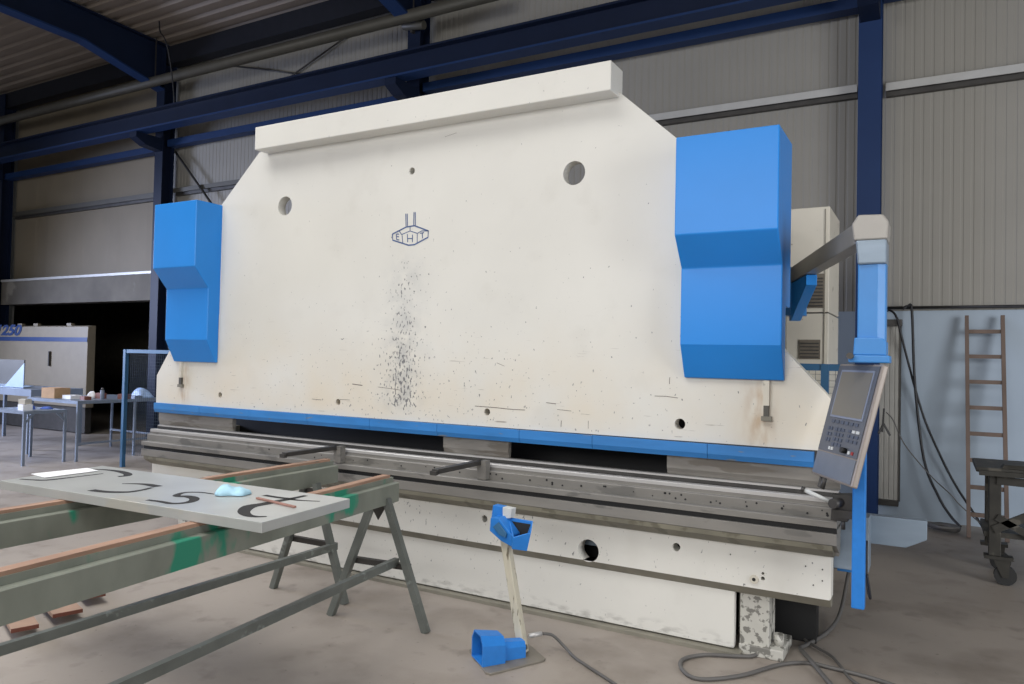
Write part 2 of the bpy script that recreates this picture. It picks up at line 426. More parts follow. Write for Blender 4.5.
# crane girder, eaves beam, lower tie beam, service duct
g = thing('crane_girder', 'long navy crane runway girder running along the back wall', 'beam', (-10, 8.5, 5.65))
obj('web', box(XL+1, -1.0, 8.49, 8.51, 5.69, 5.98), M['navy'], g)
obj('bottom_flange', box(XL+1, -1.0, 8.38, 8.62, 5.66, 5.69), M['navy_l'], g)
obj('top_flange', box(XL+1, -1.0, 8.38, 8.62, 5.98, 6.01), M['navy'], g)
single('eaves_beam', prism([(9.0, 7.10), (9.22, 7.10), (9.22, 7.44), (9.0, 7.44)], 'x', XL+.1, XR-.1), M['eave'], 'beam coloured near-black for the shading where the roof meets the back wall', 'beam')  # near-black colour stands for the dark shading under the eaves
tb = thing('tie_beam', 'thin navy beam just below the crane girder', 'beam', (-6, 9.1, 5.5))
for x0, x1, zz in ((-18.5, -12.94, 5.47), (-12.70, -6.98, 5.53), (-6.74, -.76, 5.64), (-.53, XR-.2, 5.70)):
    obj('beam_length', prism([(9.02, zz), (9.20, zz), (9.20, zz+.02), (9.05, zz+.02), (9.05, zz+.105), (9.20, zz+.105), (9.20, zz+.125), (9.02, zz+.125)], 'x', x0, x1), M['navy_l'], tb)
d = thing('service_duct', 'grey service duct running below the roof', 'duct', (-10, 8.72, 6.6))
obj('pipe', cyl((XL+.5, 8.70, 6.66), (-5.2, 8.70, 6.66), .09, 20), M['duct'], d)
for x in (-18.6, -12.82, -6.86):
    obj('hanger', box(x+.15, x+.165, 8.69, 8.71, 6.74, roofz(8.7)-.01), M['steel_d'], d)
# bracing rods
single('bracing_rod', tube([(-12.62, 9.14, 5.45), (-9.6, 9.14, 2.40)], .022, 8, False), M['steel_d'], 'dark bracing rod slanting down from the left column to behind the small blue cover', 'bracing rod')
single('bracing_rod', tube([(-10.9, 9.24, 6.02), (-8.2, 9.24, 7.0)], .014, 8, False), M['steel_d'], 'thin bracing rod rising to the right above the crane girder', 'bracing rod')
single('bracing_rod', tube([(-11.3, 9.27, 6.92), (-8.9, 9.27, 6.30)], .014, 8, False), M['steel_d'], 'thin bracing rod falling to the right above the crane girder', 'bracing rod')
single('drop_cable', tube([(-12.02, 8.3, 7.495), (-11.98, 8.3, 7.3), (-11.81, 8.3, 7.08), (-11.80, 8.42, 6.6), (-11.8, 8.5, 6.015)], .012, 6), M['cable_d'], 'thin dark cable hanging from the roof beside the rafter', 'cable')
lp = thing('wall_lamp', 'small pale lamp on the column above the middle of the press', 'lamp', (-6.85, 8.8, 6.5))
lb_ = bm_new(); add_cyl(lb_, (-7.0, 8.86, 6.62), (-6.62, 8.86, 6.56), .065, 16)
obj('lamp_body', lb_, M['duct'], lp, .01)
obj('lamp_bracket', box(-6.88, -6.84, 8.86, 8.93, 6.50, 6.72), M['steel_d'], lp)

# rail + conduit on top of the blue dado, roller shutter, hoses
single('conduit', tube([(-.50, 9.20, 2.30), (6.6, 9.20, 2.30)], .016, 8, False), M['steel_d'], 'dark conduit along the top of the blue-grey lower wall', 'conduit')
sh = thing('slatted_shutter', 'narrow pale grey ribbed shutter panel beside the blue column', 'shutter', (-.41, 9.2, 0))
obj('slats', corrugated(-.53, -.335, .20, 2.10, 9.22, .05, .006), M['door_slat'], sh)
obj('head_box', box(-.53, -.315, 9.14, 9.255, 2.10, 2.17), M['steel_d'], sh)
obj('guide', box(-.335, -.322, 9.20, 9.255, .19, 2.10), M['steel_d'], sh)
obj('bottom_rail', box(-.53, -.335, 9.16, 9.255, .14, .20), M['steel_d'], sh)
single('hanging_hose', tube([(-.31, 9.13, 2.28), (-.259, 9.13, 2.313), (-.221, 9.12, 2.248), (-.186, 9.11, 1.474), (-.095, 9.10, .679), (.038, 9.09, .312), (.15, 9.06, .12), (.24, 8.98, .03)], .014), M['cable_d'],
       'black hose hanging nearly straight down the blue-grey wall and crossing the other hose', 'hose')
single('hanging_hose', tube([(-.49, 9.155, 2.24), (-.435, 9.15, 2.27), (-.365, 9.11, 2.186), (-.305, 9.12, 1.925), (-.118, 9.18, 1.176), (.053, 9.18, .731), (.20, 9.18, .42), (.36, 9.14, .16), (.44, 9.05, .03)], .012), M['cable_d'],
       'black hose slanting from the blue column down to the foot of the ladder', 'hose')
single('hanging_hose', tube([(-.455, 9.0, 1.166), (-.387, 9.0, 1.084), (-.271, 9.0, .826), (-.037, 9.0, .531), (.15, 8.99, .35), (.225, 8.99, .26), (.40, 8.98, .10), (.52, 8.95, .02)], .006), M['cable'],
       'thin pale hose drooping from the console column towards the ladder', 'hose')
coil = bm_new()
for k in range(4):
    add_tube(coil, [(-.05+.01*k, 8.88-.05*k, .03+.012*k), (.05, 8.74-.05*k, .03+.015*k), (.16, 8.70-.03*k, .03+.015*k), (.22, 8.80-.03*k, .03+.012*k), (.18, 8.88-.02*k, .05), (.06, 8.93-.02*k, .05), (-.05+.01*k, 8.9-.05*k, .04)], .017, 7)
single('hose_coil', coil, M['cable'], 'loose grey hose coil on the floor at the foot of the ladder', 'hose')

# ladder
ld = thing('wooden_ladder', 'weathered wooden ladder leaning on the blue-grey wall', 'ladder', (.45, 8.85, 0))
f0, t0 = Vector((.30, 8.62, 0)), Vector((.285, 9.16, 2.20)); w = Vector((.315, 0, 0))
obj('rail', bar(f0, t0, .035, .055), M['ladderwood'], ld); obj('rail', bar(f0+w, t0+w, .035, .055), M['ladderwood'], ld)
for i in range(8):
    p = f0.lerp(t0, .10+i*.118); obj('rung', bar(p, p+w, .03, .04), M['ladderwood'], ld)

# steel trolley at the right edge
ct = thing('steel_trolley', 'dark greasy steel trolley on casters at the right edge', 'trolley', (.8, 7.0, 0))
obj('top_plate', box(.28, 1.45, 6.80, 7.5, .86, .895), M['cart'], ct, .006)
obj('top_rim', box(.30, .62, 6.76, 6.80, .84, .875), M['cart'], ct)
for x, y_ in ((.41, 6.9), (1.32, 6.9), (.41, 7.4), (1.32, 7.4)):
    obj('leg', box(x-.04, x+.04, y_-.04, y_+.04, .22, .86), M['cart'], ct, .004)
    obj('caster_plate', box(x-.07, x+.12, y_-.05, y_+.05, .195, .22), M['cart'], ct)
    q = obj('caster_wheel', cyl((x+.07, y_-.022, .075), (x+.07, y_+.022, .075), .075, 20), M['rubber'], ct)
    fk = bm_new(); add_prism(fk, [(x-.01, .195), (x+.10, .195), (x+.09, .06), (x+.05, .06)], 'y', y_-.034, y_-.027); add_prism(fk, [(x-.01, .195), (x+.10, .195), (x+.09, .06), (x+.05, .06)], 'y', y_+.027, y_+.034)
    obj('caster_fork', fk, M['cart'], ct)
obj('shelf', box(.34, 1.36, 6.88, 7.44, .36, .40), M['cart'], ct)
obj('diagonal_brace', bar((.40, 6.86, .42), (.95, 6.86, .74), .03, .06), M['cart'], ct)
obj('diagonal_brace', bar((.42, 6.86, .52), (.95, 6.86, .22), .03, .05), M['cart'], ct)
obj('upper_rail', bar((.42, 6.86, .80), (1.3, 6.86, .77), .03, .06), M['cart'], ct)
hl = bm_new(); add_loft(hl, [[(.45, 6.83, .896), (.95, 6.83, .896), (.95, 7.0, .896), (.45, 7.0, .896)], [(.47, 6.85, .92), (.93, 6.85, .93), (.93, 6.98, .93), (.47, 6.98, .92)]])
single('steel_offcut', hl, M['cart'], 'dark steel offcut lying on the trolley top', 'offcut')

# ------------------------------------------------------------------ the press brake
C = -3.33
pb = thing('press_brake', 'very long cream press brake with blue covers filling the picture', 'press brake', (C, 4.5, 0))
o_ = [(-6.18, 1.18), (-6.18, 1.43), (-5.86, 1.86), (-5.41, 1.92), (-5.41, 2.90), (-5.36, 2.94), (-4.93, 3.33), (-1.73, 3.33), (-1.30, 2.94), (-1.25, 2.90), (-1.25, 1.96), (-.92, 1.94), (-.48, 1.465), (-.48, 1.19)]
holes = [(-4.616, 2.853, .078), (-2.034, 2.855, .078), (-3.336, 3.005, .026), (-5.325, 1.286, .024), (-3.989, 1.289, .024), (-2.649, 1.285, .024), (-1.312, 1.286, .032)]
ram = obj('ram_plate', plate_holes(o_, holes, 4.36, 4.44), M['cream'], pb)
lg = bm_new()
LOGO = [[(-3.5015, 2.5523), (-3.4963, 2.5072), (-3.3487, 2.4613), (-3.2959, 2.4631), (-3.1771, 2.5087), (-3.175, 2.5549), (-3.3002, 2.6011), (-3.373, 2.5972), (-3.5015, 2.5523)], [(-3.4155, 2.5439), (-3.339, 2.5655), (-3.2731, 2.5437), (-3.2341, 2.5587), (-3.175, 2.5549)], [(-3.4383, 2.572), (-3.4155, 2.5439)], [(-3.3401, 2.6009), (-3.339, 2.5655)], [(-3.4118, 2.5436), (-3.4031, 2.4817)], [(-3.2731, 2.5437), (-3.2717, 2.4768)], [(-3.3819, 2.6954), (-3.3768, 2.6034)], [(-3.3686, 2.6944), (-3.3636, 2.6043)], [(-3.3076, 2.7014), (-3.3075, 2.6045)], [(-3.2959, 2.7005), (-3.2929, 2.6018)], [(-3.4642, 2.5508), (-3.4606, 2.509)], [(-3.4642, 2.5508), (-3.4382, 2.5483)], [(-3.4628, 2.5309), (-3.439, 2.5294)], [(-3.4606, 2.509), (-3.4368, 2.5055)], [(-3.3625, 2.5435), (-3.3585, 2.4843)], [(-3.3163, 2.5376), (-3.3146, 2.4817)], [(-3.3593, 2.5118), (-3.3154, 2.5082)], [(-3.248, 2.542), (-3.2137, 2.5454)], [(-3.2287, 2.5437), (-3.2254, 2.5034)]]
for i, s in enumerate(LOGO): ribbon(lg, s, .0105 if i == 0 else (.0065 if i < 6 else .0075), 'y', 4.3585)
obj('emblem', lg, M['logo'], ram, label='blue outline hexagon emblem with the letters E H T')
for s, w_ in (([(-2.747, 1.3206), (-2.6, 1.3185), (-2.45, 1.3125), (-2.356, 1.3137)], .006), ([(-3.60, 1.419), (-3.5, 1.413), (-3.395, 1.4048)], .005), ([(-3.85, 1.4323), (-3.75, 1.425)], .009),
              ([(-1.47, 1.4446), (-1.40, 1.446), (-1.326, 1.4389)], .005), ([(-4.26, 1.3001), (-4.16, 1.2971)], .005), ([(-3.97, 1.3096), (-3.87, 1.3102)], .005), ([(-2.2, 1.37), (-2.13, 1.365)], .006),
              ([(-2.12, 1.33), (-2.02, 1.325)], .004), ([(-2.09, 1.22), (-2.088, 1.26)], .006), ([(-1.90, 1.22), (-1.90, 1.27)], .004), ([(-1.38, 1.52), (-1.378, 1.56)], .005), ([(-2.58, 1.62), (-2.52, 1.60)], .004), ([(-3.05, 3.32-.1), (-2.95, 3.235)], .003)):
    sc = bm_new(); ribbon(sc, s, w_*.7, 'y', 4.3588); obj('paint_scratch', sc, M['scratch'], ram)
# top beam
obj('top_beam', box(-4.83, -1.735, 4.22, 4.42, 3.302, 3.487), M['cream'], pb, .006)
# clamp bar segments in blue under the ram plate
xs = [-6.17, -5.55, -4.93, -4.28, -3.65, -3.04, -2.38, -1.86, -1.14, -.565]
for a_, b_ in zip(xs[:-1], xs[1:]):
    obj('clamp_bar', prism([(4.33, 1.128), (4.342, 1.098), (4.40, 1.094), (4.40, 1.182), (4.33, 1.182)], 'x', a_+.0015, b_-.0015), M['blue_band'], pb)
obj('ram_lower_edge', box(-6.15, -.50, 4.365, 4.435, 1.10, 1.20), M['steel_d'], pb)
# punch holders (grey tooling blocks)
for a_, b_ in ((-6.17, -5.19), (-3.02, -2.49), (-1.395, -.44)):
    obj('punch_holder', prism([(4.385, 1.10), (4.385, 1.02), (4.395, 1.0), (4.40, .982), (4.42, .982), (4.425, 1.10)], 'x', a_, b_), M['rust_steel'], pb)
# blue cylinder covers
def cover(x0, x1):
    prf = [(4.10, 2.92), (4.10, 2.365), (4.24, 2.195), (4.24, 1.755), (4.335, 1.562), (4.359, 1.562), (4.359, 1.975), (4.50, 1.975), (4.50, 2.92)]
    return prism(prf, 'x', x0, x1)
for x0, x1, lb in ((-5.915, -5.365, 'left blue cylinder cover'), (-1.284, -.724, 'right blue cylinder cover')):
    c = obj('cylinder_cover', cover(x0, x1), M['blue'], pb, .006)
    xm = (x0+x1)/2-.02
    rg = bm_new(); add_tube(rg, [(xm-.022, 4.25, 2.92), (xm-.024, 4.25, 2.945), (xm, 4.25, 2.962), (xm+.024, 4.25, 2.945), (xm+.022, 4.25, 2.92)], .005, 6)
    obj('lifting_eye', rg, M['steel_d'], c)
# sight tubes below the covers
for x in (-.818, -5.828):
    t_ = obj('sight_tube', box(x-.016, x+.016, 4.335, 4.359, 1.42, 1.56), M['cream_cab'], pb)
    obj('tube_valve', box(x-.014, x+.014, 4.337, 4.359, 1.36, 1.42), M['duct'], t_)
    obj('tube_end', box(x-.026, x+.03, 4.333, 4.359, 1.335, 1.36), M['cream_dark'], t_)
# die table: stepped steel section
TX0, TX1 = -6.17, -.435
obj('table_block', prism([(4.22, .718), (4.22, .778), (4.245, .778), (4.245, .806), (4.26, .806), (4.40, .806), (4.40, .64), (4.335, .64), (4.335, .662), (4.33, .662)], 'x', TX0, TX1), M['steel'], pb, .002)
obj('table_underside', prism([(4.2195, .7165), (4.3295, .66), (4.3295, .64), (4.30, .64), (4.2195, .69)], 'x', TX0+.04, TX1-.02), M['olive'], pb, label='oily olive chamfer under the table block')
obj('table_groove', box(TX0+.01, TX1-.003, 4.238, 4.25, .7785, .8065), M['black'], pb)
obj('table_ledge', prism([(4.22, .808), (4.22, .842), (4.228, .846), (4.275, .846), (4.275, .80), (4.40, .80), (4.40, .807), (4.245, .807)], 'x', TX0, TX1), M['steel'], pb, .002)
obj('die_block', prism([(4.275, .846), (4.275, .90), (4.282, .905), (4.30, .905), (4.30, .925), (4.40, .925), (4.40, .80), (4.30, .80)], 'x', TX0, TX1), M['steel'], pb, .0015)
obj('front_die_rail', prism([(4.298, .925), (4.298, .944), (4.302, .948), (4.350, .948), (4.350, .925)], 'x', TX0+.01, TX1), M['steel_b'], pb)
obj('die_groove', prism([(4.350, .925), (4.350, .940), (4.368, .940), (4.368, .972), (4.385, .972), (4.385, .925)], 'x', TX0+.01, TX1), M['steel_d'], pb)
obj('back_die_rail', prism([(4.364, .970), (4.364, .980), (4.41, .980), (4.41, .93), (4.386, .93), (4.386, .970)], 'x', TX0+.02, TX1-.01), M['steel_b'], pb)
obj('die_shelf', box(TX0+.03, TX1-.02, 4.412, 4.52, .90, .968), M['steel'], pb)
obj('table_rear', box(TX0+.05, TX1-.02, 4.40, 4.52, .66, .90), M['steel_d'], pb)
rr = random.Random(3)
for i in range(44):
    x = TX1-.05-rr.random()**1.6*4.2; zz = rr.choice((.862, .872, .885))
    obj('bolt_hole', cyl((x, 4.2735, zz), (x, 4.278, zz), rr.choice((.004, .006, .007)), 10), M['hole'], pb)
# forward support arms
for x, xo in ((-2.62, 0), (-3.88, 0)):
    a_ = obj('support_arm', box(x-.022, x+.022, 3.72, 4.27, .945, .975), M['steel_d'], pb, .003)
    obj('arm_bracket', prism([(4.222, .85), (4.274, .85), (4.274, .975), (4.215, .975)], 'x', x-.01, x+.055), M['steel'], a_)
    obj('arm_stop', box(x-.022, x+.022, 3.70, 3.73, .94, .965), M['steel_d'], a_)
# bed: upper plate with holes, chamfered lower edge, lower skirt
ho = [(-1.873, .464, .070), (-1.314, .566, .024), (-2.636, .568, .024), (-3.95, .566, .024), (-4.79, .464, .070), (-5.35, .566, .024), (-.822, .49, .008), (-.822, .462, .011)]
obj('bed_plate', plate_holes([(-6.17, .402), (-.48, .402), (-.472, .41), (-.472, .658), (-6.17, .658)], ho, 4.335, 4.43), M['cream'], pb)
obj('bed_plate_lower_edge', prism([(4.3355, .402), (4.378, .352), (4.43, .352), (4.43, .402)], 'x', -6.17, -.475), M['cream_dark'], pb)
for x in (-.868,):
    bl = obj('bolt', cyl((x, 4.325, .452), (x, 4.336, .452), .024, 24), M['cream_cab'], pb); obj('bolt_socket', cyl((x, 4.3235, .452), (x, 4.3255, .452), .010, 12), M['hole'], bl)
for x, z in ((-.515, .56), (-.515, .50), (-.56, .47), (-.60, .565), (-1.0, .57)):
    obj('rivet', cyl((x, 4.332, z), (x, 4.336, z), .004, 8), M['hole'], pb)
obj('bed_skirt', box(-5.70, -.985, 4.38, 4.43, .03, .352), M['cream'], pb, .004)
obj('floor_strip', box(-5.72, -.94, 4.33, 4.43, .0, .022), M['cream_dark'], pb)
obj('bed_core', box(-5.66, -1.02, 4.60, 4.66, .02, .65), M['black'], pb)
obj('bed_inner_rail', box(-5.6, -1.08, 4.47, 4.50, .465, .495), M['endplate'], pb)
for x0, x1, x2 in ((-.962, -.80, -.72), (-5.90, -5.745, -5.99)):
    ft = bm_new(); add_box(ft, x0, x1, 4.42, 4.60, .05, .352); add_box(ft, min(x0, x2), max(x1, x2), 4.40, 4.70, .0, .06)
    obj('machine_foot', ft, M['foot'], pb, .006)
    jk = bm_new(); cx = -.76 if x0 > -3 else -5.95; add_cyl(jk, (cx, 4.50, .06), (cx, 4.50, .12), .028, 12)
    obj('levelling_bolt', jk, M['foot'], pb)
# machine rear: side frames, back gauge, rear tank
for x in (-5.62, -1.06):
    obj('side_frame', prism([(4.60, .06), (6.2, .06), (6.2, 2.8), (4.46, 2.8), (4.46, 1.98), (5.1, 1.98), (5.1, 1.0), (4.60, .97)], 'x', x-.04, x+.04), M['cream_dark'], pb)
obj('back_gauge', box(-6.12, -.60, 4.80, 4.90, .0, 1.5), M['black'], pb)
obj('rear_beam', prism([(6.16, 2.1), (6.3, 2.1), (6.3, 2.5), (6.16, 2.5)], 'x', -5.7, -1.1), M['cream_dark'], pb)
# grey end plate and parts at the right end of the table
obj('end_plate', prism([(-.43, .83), (-.03, .83), (-.03, .73), (-.13, .675), (-.43, .675)], 'y', 4.60, 4.66), M['endplate'], pb, .003)
obj('end_plate_bracket', box(-.475, -.30, 4.45, 4.60, .55, .84), M['endplate'], pb, .003)
obj('end_rail', box(-.47, -.36, 4.60, 4.9, .50, .56), M['blue_band'], pb)
# clamping lever at the table end
lv = obj('clamp_lever', cyl((-.585, 4.14, 1.005), (-.455, 4.14, .955), .011, 14), M['keyw'], pb, label='white handled clamping lever')
obj('lever_hub', cyl((-.445, 4.10, .955), (-.385, 4.24, .955), .024, 16), M['steel_d'], lv)
obj('lever_tip', cyl((-.60, 4.14, 1.01), (-.583, 4.14, 1.004), .014, 12), M['steel_d'], lv)
obj('table_clamp', prism([(-.46, .86), (-.38, .86), (-.34, .93), (-.36, 1.0), (-.45, .99)], 'y', 4.16, 4.23), M['steel_d'], pb, .004)
obj('clamp_screw', cyl((-.40, 4.17, .82), (-.40, 4.17, .87), .010, 10), M['steel_d'], pb)
# swivel arm and its column
hd = Vector((-.30, 4.12, 2.325)); rt = Vector((-.93, 5.96, 2.32)); dd = (hd-rt).normalized()
obj('swing_arm', bar(rt, hd-dd*.02, .09, .11), M['arm'], pb, .006)
obj('arm_root', cyl((-.93, 5.96, 2.02), (-.93, 5.96, 2.38), .09, 20), M['blue_post'], pb)
br = bm_new(); sdv = Vector((-dd.y, dd.x, 0))*.035
tri = [rt+Vector((0, 0, -.06)), rt+dd*.62+Vector((0, 0, -.06)), rt+dd*.62+Vector((0, 0, -.13)), rt+dd*.08+Vector((0, 0, -.34)), rt+Vector((0, 0, -.34))]
add_loft(br, [[p-sdv for p in tri], [p+sdv for p in tri]])
obj('arm_support', br, M['blue'], pb, .003, label='blue gusset under the swing arm')
obj('arm_head', prism([(-.355, 2.27), (-.205, 2.27), (-.20, 2.355), (-.225, 2.392), (-.335, 2.397), (-.365, 2.35)], 'y', 4.03, 4.2), M['arm'], pb, .008)
obj('arm_head_skirt', prism([(-.335, 2.15), (-.207, 2.15), (-.207, 2.268), (-.345, 2.268)], 'y', 4.015, 4.2), M['endplate'], pb, .008)
cm = obj('arm_column', prism([(-.335, 4.04), (-.245, 4.03), (-.21, 4.06), (-.21, 4.17), (-.335, 4.17)], 'z', 1.72, 2.17), M['blue_post'], pb, .006)
obj('column_foot', box(-.37, -.19, 4.00, 4.20, 1.668, 1.705), M['blue_post'], cm, .006)
obj('column_collar', prism([(-.35, 1.705), (-.205, 1.705), (-.205, 1.77), (-.225, 1.79), (-.345, 1.79)], 'y', 4.01, 4.19), M['blue_post'], cm, .005)
ks = obj('column_knob', cyl((-.36, 4.00, 1.70), (-.36, 3.96, 1.70), .016, 12), M['steel_d'], pb)
# control console: a tilted slab facing away to the left
P0 = Vector((-.212, 3.93, 1.662)); wv = Vector((-.506, .863, 0)).normalized()
nh = Vector((-wv.y, wv.x, 0)); nh = nh if nh.x < 0 else -nh
tl = math.radians(14)
sv = (Vector((0, 0, -1))*math.cos(tl)+nh*math.sin(tl)).normalized(); nn = sv.cross(wv).normalized()
if nn.dot(nh) < 0: nn = -nn
CW, CH, CT = .45, .60, .032
def cp(u, v, t): return P0+wv*u+sv*v+nn*t
def cbox(u0, u1, v0, v1, t0, t1):
    bm = bm_new(); vs = [bm.verts.new(cp(u, v, t)) for u in (u0, u1) for v in (v0, v1) for t in (t0, t1)]
    for f in ((0, 1, 3, 2), (4, 6, 7, 5), (0, 4, 5, 1), (2, 3, 7, 6), (0, 2, 6, 4), (1, 5, 7, 3)): bm.faces.new([vs[i] for i in f])
    return bm
cs = obj('control_console', cbox(0, CW, 0, CH, -CT, 0), M['console'], pb, .008, label='tilted grey control console with screen and keypad')
obj('front_panel', cbox(.015, CW-.012, .012, .465, 0, .004), M['face'], cs)
obj('lower_panel', cbox(.015, CW-.012, .472, CH-.012, 0, .004), M['facel'], cs)
obj('screen_bezel', cbox(.045, CW-.06, .035, .285, .004, .008), M['bezel'], cs)
obj('screen', cbox(.057, CW-.072, .045, .275, .008, .0095), M['screen'], cs)
def key(u, v, w_, h_, m_): obj('key', cbox(u, u+w_, v, v+h_, .004, .008), m_, cs)
for i in range(6): key(.075+i*.05, .298, .034, .016, M['key'])
for r_ in range(4):
    for c_ in range(3): key(.20+c_*.036, .335+r_*.026, .026, .017, M['key'])
for r_ in range(3):
    for c_ in range(2): key(.33+c_*.03, .335+r_*.03, .02, .018, M['key'])
for r_ in range(3):
    for c_ in range(3): key(.045+c_*.042, .335+r_*.024, .028, .014, M['keyw'] if (r_ == 0 and c_ < 2) else M['key'])
for u, m_ in ((.30, 'keyw'), (.27, 'keyw'), (.09, 'keyw'), (.055, 'keyr')): key(u, .437, .018, .016, M[m_])
kn = bm_new(); a_, b_ = cp(.135, .44, .004), cp(.135, .44, .03); add_cyl(kn, a_, b_, .014, 16); obj('emergency_knob', kn, M['black'], cs)
hnd = bm_new(); add_tube(hnd, [cp(CW-.09, CH-.02, -.02), cp(CW-.09, CH+.05, -.02), cp(CW-.12, CH+.055, -.02), cp(CW-.12, CH-.02, -.02)], .012, 8, False)
obj('console_handle', hnd, M['steel_d'], cs)
clip = bm_new(); add_bar(clip, cp(-.01, .20, -.05), cp(-.01, .31, -.07), .008, .014); add_bar(clip, cp(-.01, .27, -.066), cp(-.01, .315, -.11), .006, .008); add_bar(clip, cp(-.01, .27, -.066), cp(-.02, .32, -.05), .006, .008)
obj('cable_clip', clip, M['black'], cs)
# vertical light curtain bar
lc = obj('light_curtain_bar', box(-.352, -.292, 4.08, 4.14, .455, 1.25), M['pblue'], pb, .006, label='bright blue upright light curtain bar')
obj('bar_bracket', box(-.44, -.345, 4.14, 4.24, .88, .92), M['steel_d'], lc)
obj('bar_cable', tube([(-.285, 4.13, .62), (-.27, 4.15, .5), (-.29, 4.2, .55), (-.30, 4.3, .75)], .006), M['cable_d'], lc)

# electrical cabinet behind the press
ec = thing('electrical_cabinet', 'tall cream electrical cabinet with vent grilles behind the right blue cover', 'cabinet', (-1.2, 6.8, 0))
obj('upper_body', box(-1.7, -.755, 6.55, 7.25, 2.085, 2.95), M['cream_cab'], ec, .006)
obj('lower_body', box(-1.7, -.755, 6.55, 7.25, .06, 2.075), M['cream_cab'], ec, .006)
obj('seam', box(-1.69, -.765, 6.56, 7.24, 2.07, 2.09), M['steel_d'], ec)
for z0, z1, x0, x1 in ((2.12, 2.40, -.96, -.79), (1.70, 1.86, -.98, -.815)):
    gv = obj('vent_grille', box(x0, x1, 6.54, 6.55, z0, z1), M['grille'], ec)
    n_ = int((z1-z0)/.028)
    lv_ = bm_new()
    for i in range(n_): add_box(lv_, x0+.01, x1-.01, 6.532, 6.54, z0+.012+i*.028, z0+.022+i*.028)
    obj('louvre_slats', lv_, M['steel_d'], gv)
obj('door_edge', box(-.792, -.785, 6.543, 6.55, .1, 2.93), M['cream_dark'], ec)
obj('plinth', box(-1.66, -.79, 6.6, 7.2, 0, .06), M['steel_d'], ec)
obj('side_latch', box(-.757, -.735, 6.95, 6.99, 2.62, 2.72), M['cream_dark'], ec)

# guard fences behind the press
def fence(name_label, x0, x1, y, z1, posts):
    f = thing('guard_fence', name_label, 'fence', ((x0+x1)/2, y, 0), group='blue guard fences')
    obj('top_rail', box(x0, x1, y-.02, y+.02, z1-.05, z1), M['fence_blue'], f)
    for x in posts: obj('post', box(x-.026, x+.026, y-.026, y+.026, 0, z1), M['fence_blue'], f)
    ms = bm_new(); n = int((x1-x0)/.045)
    for i in range(n+1): x = x0+i*.045; add_box(ms, x-.0012, x+.0012, y-.0012, y+.0012, .19, z1-.05)
    for i in range(int((z1-.24)/.045)+1): zz = .19+i*.045; add_box(ms, x0, x1, y+.0012, y+.0036, zz-.0012, zz+.0012)
    obj('wire_mesh', ms, M['mesh'], f)
fence('blue framed wire mesh fence left of the press', -10.02, -6.6, 6.56, 1.665, (-10.0, -6.62))
fence('blue framed wire mesh fence between the press and the control console', -.99, -.60, 5.9, 1.662, (-.96, -.70))

# ------------------------------------------------------------------ trestles with green beams, sheet and what lies on it
def trestle(loc, rot, label, near, over, feet=.345, rail=.105, rz=.385, bx=0.):
    """local frame: beam along -y from the far A-frame at the origin"""
    t = thing('steel_trestle', label, 'trestle', loc, rot, 'green topped trestles')
    zt = .90; xr = .045
    sh_ = Matrix.Translation((bx, 0, 0))
    def mv(b_): bmesh.ops.transform(b_, matrix=sh_, verts=b_.verts[:]); return b_
    bmb = prism([(-.055, zt-.165), (xr+.01, zt-.165), (xr+.01, zt-.05), (xr+.004, zt-.046), (-.055, zt-.046)], 'y', -near, over)
    obj('beam', mv(bmb), M['green'], t, local=True)
    obj('beam_top_flange', mv(box(-.045, xr-.034, -near+.001, over-.001, zt-.046, zt-.016)), M['green'], t, local=True)
    obj('timber_strip', mv(box(-.05, xr-.04, -near, over-.03, zt-.016, zt)), M['wood'], t, local=True)
    obj('lower_rail', bar((rail, -near+.2, rz), (rail, .02, rz), .035, .045), M['leg'], t, local=True)
    for y in (-.02, -near+.10):
        for s in (-1, 1):
            obj('leg', bar((s*feet, y, 0), (s*.045, y, zt-.13), .042, .042), M['leg'], t, local=True)
        obj('cross_rail', bar((-.20, y+.04, .36), (.20, y+.04, .36), .035, .035), M['steel_d'], t, local=True)
        obj('gusset', prism([(-.075, zt-.165), (.05, zt-.165), (-.01, zt-.265)], 'y', y-.004, y+.004), M['steel_d'], t, local=True)
    return t
trestle((-2.985, 3.68, 0), math.radians(6.5), 'green and grey trestle nearest the press corner, its A-frame legs in full view', 3.35, .11)
trestle((-3.72, 3.84, 0), math.radians(1.3), 'green and grey trestle half hidden under the far side of the metal panel', 3.0, .27, .325, .20, .358, -.07)

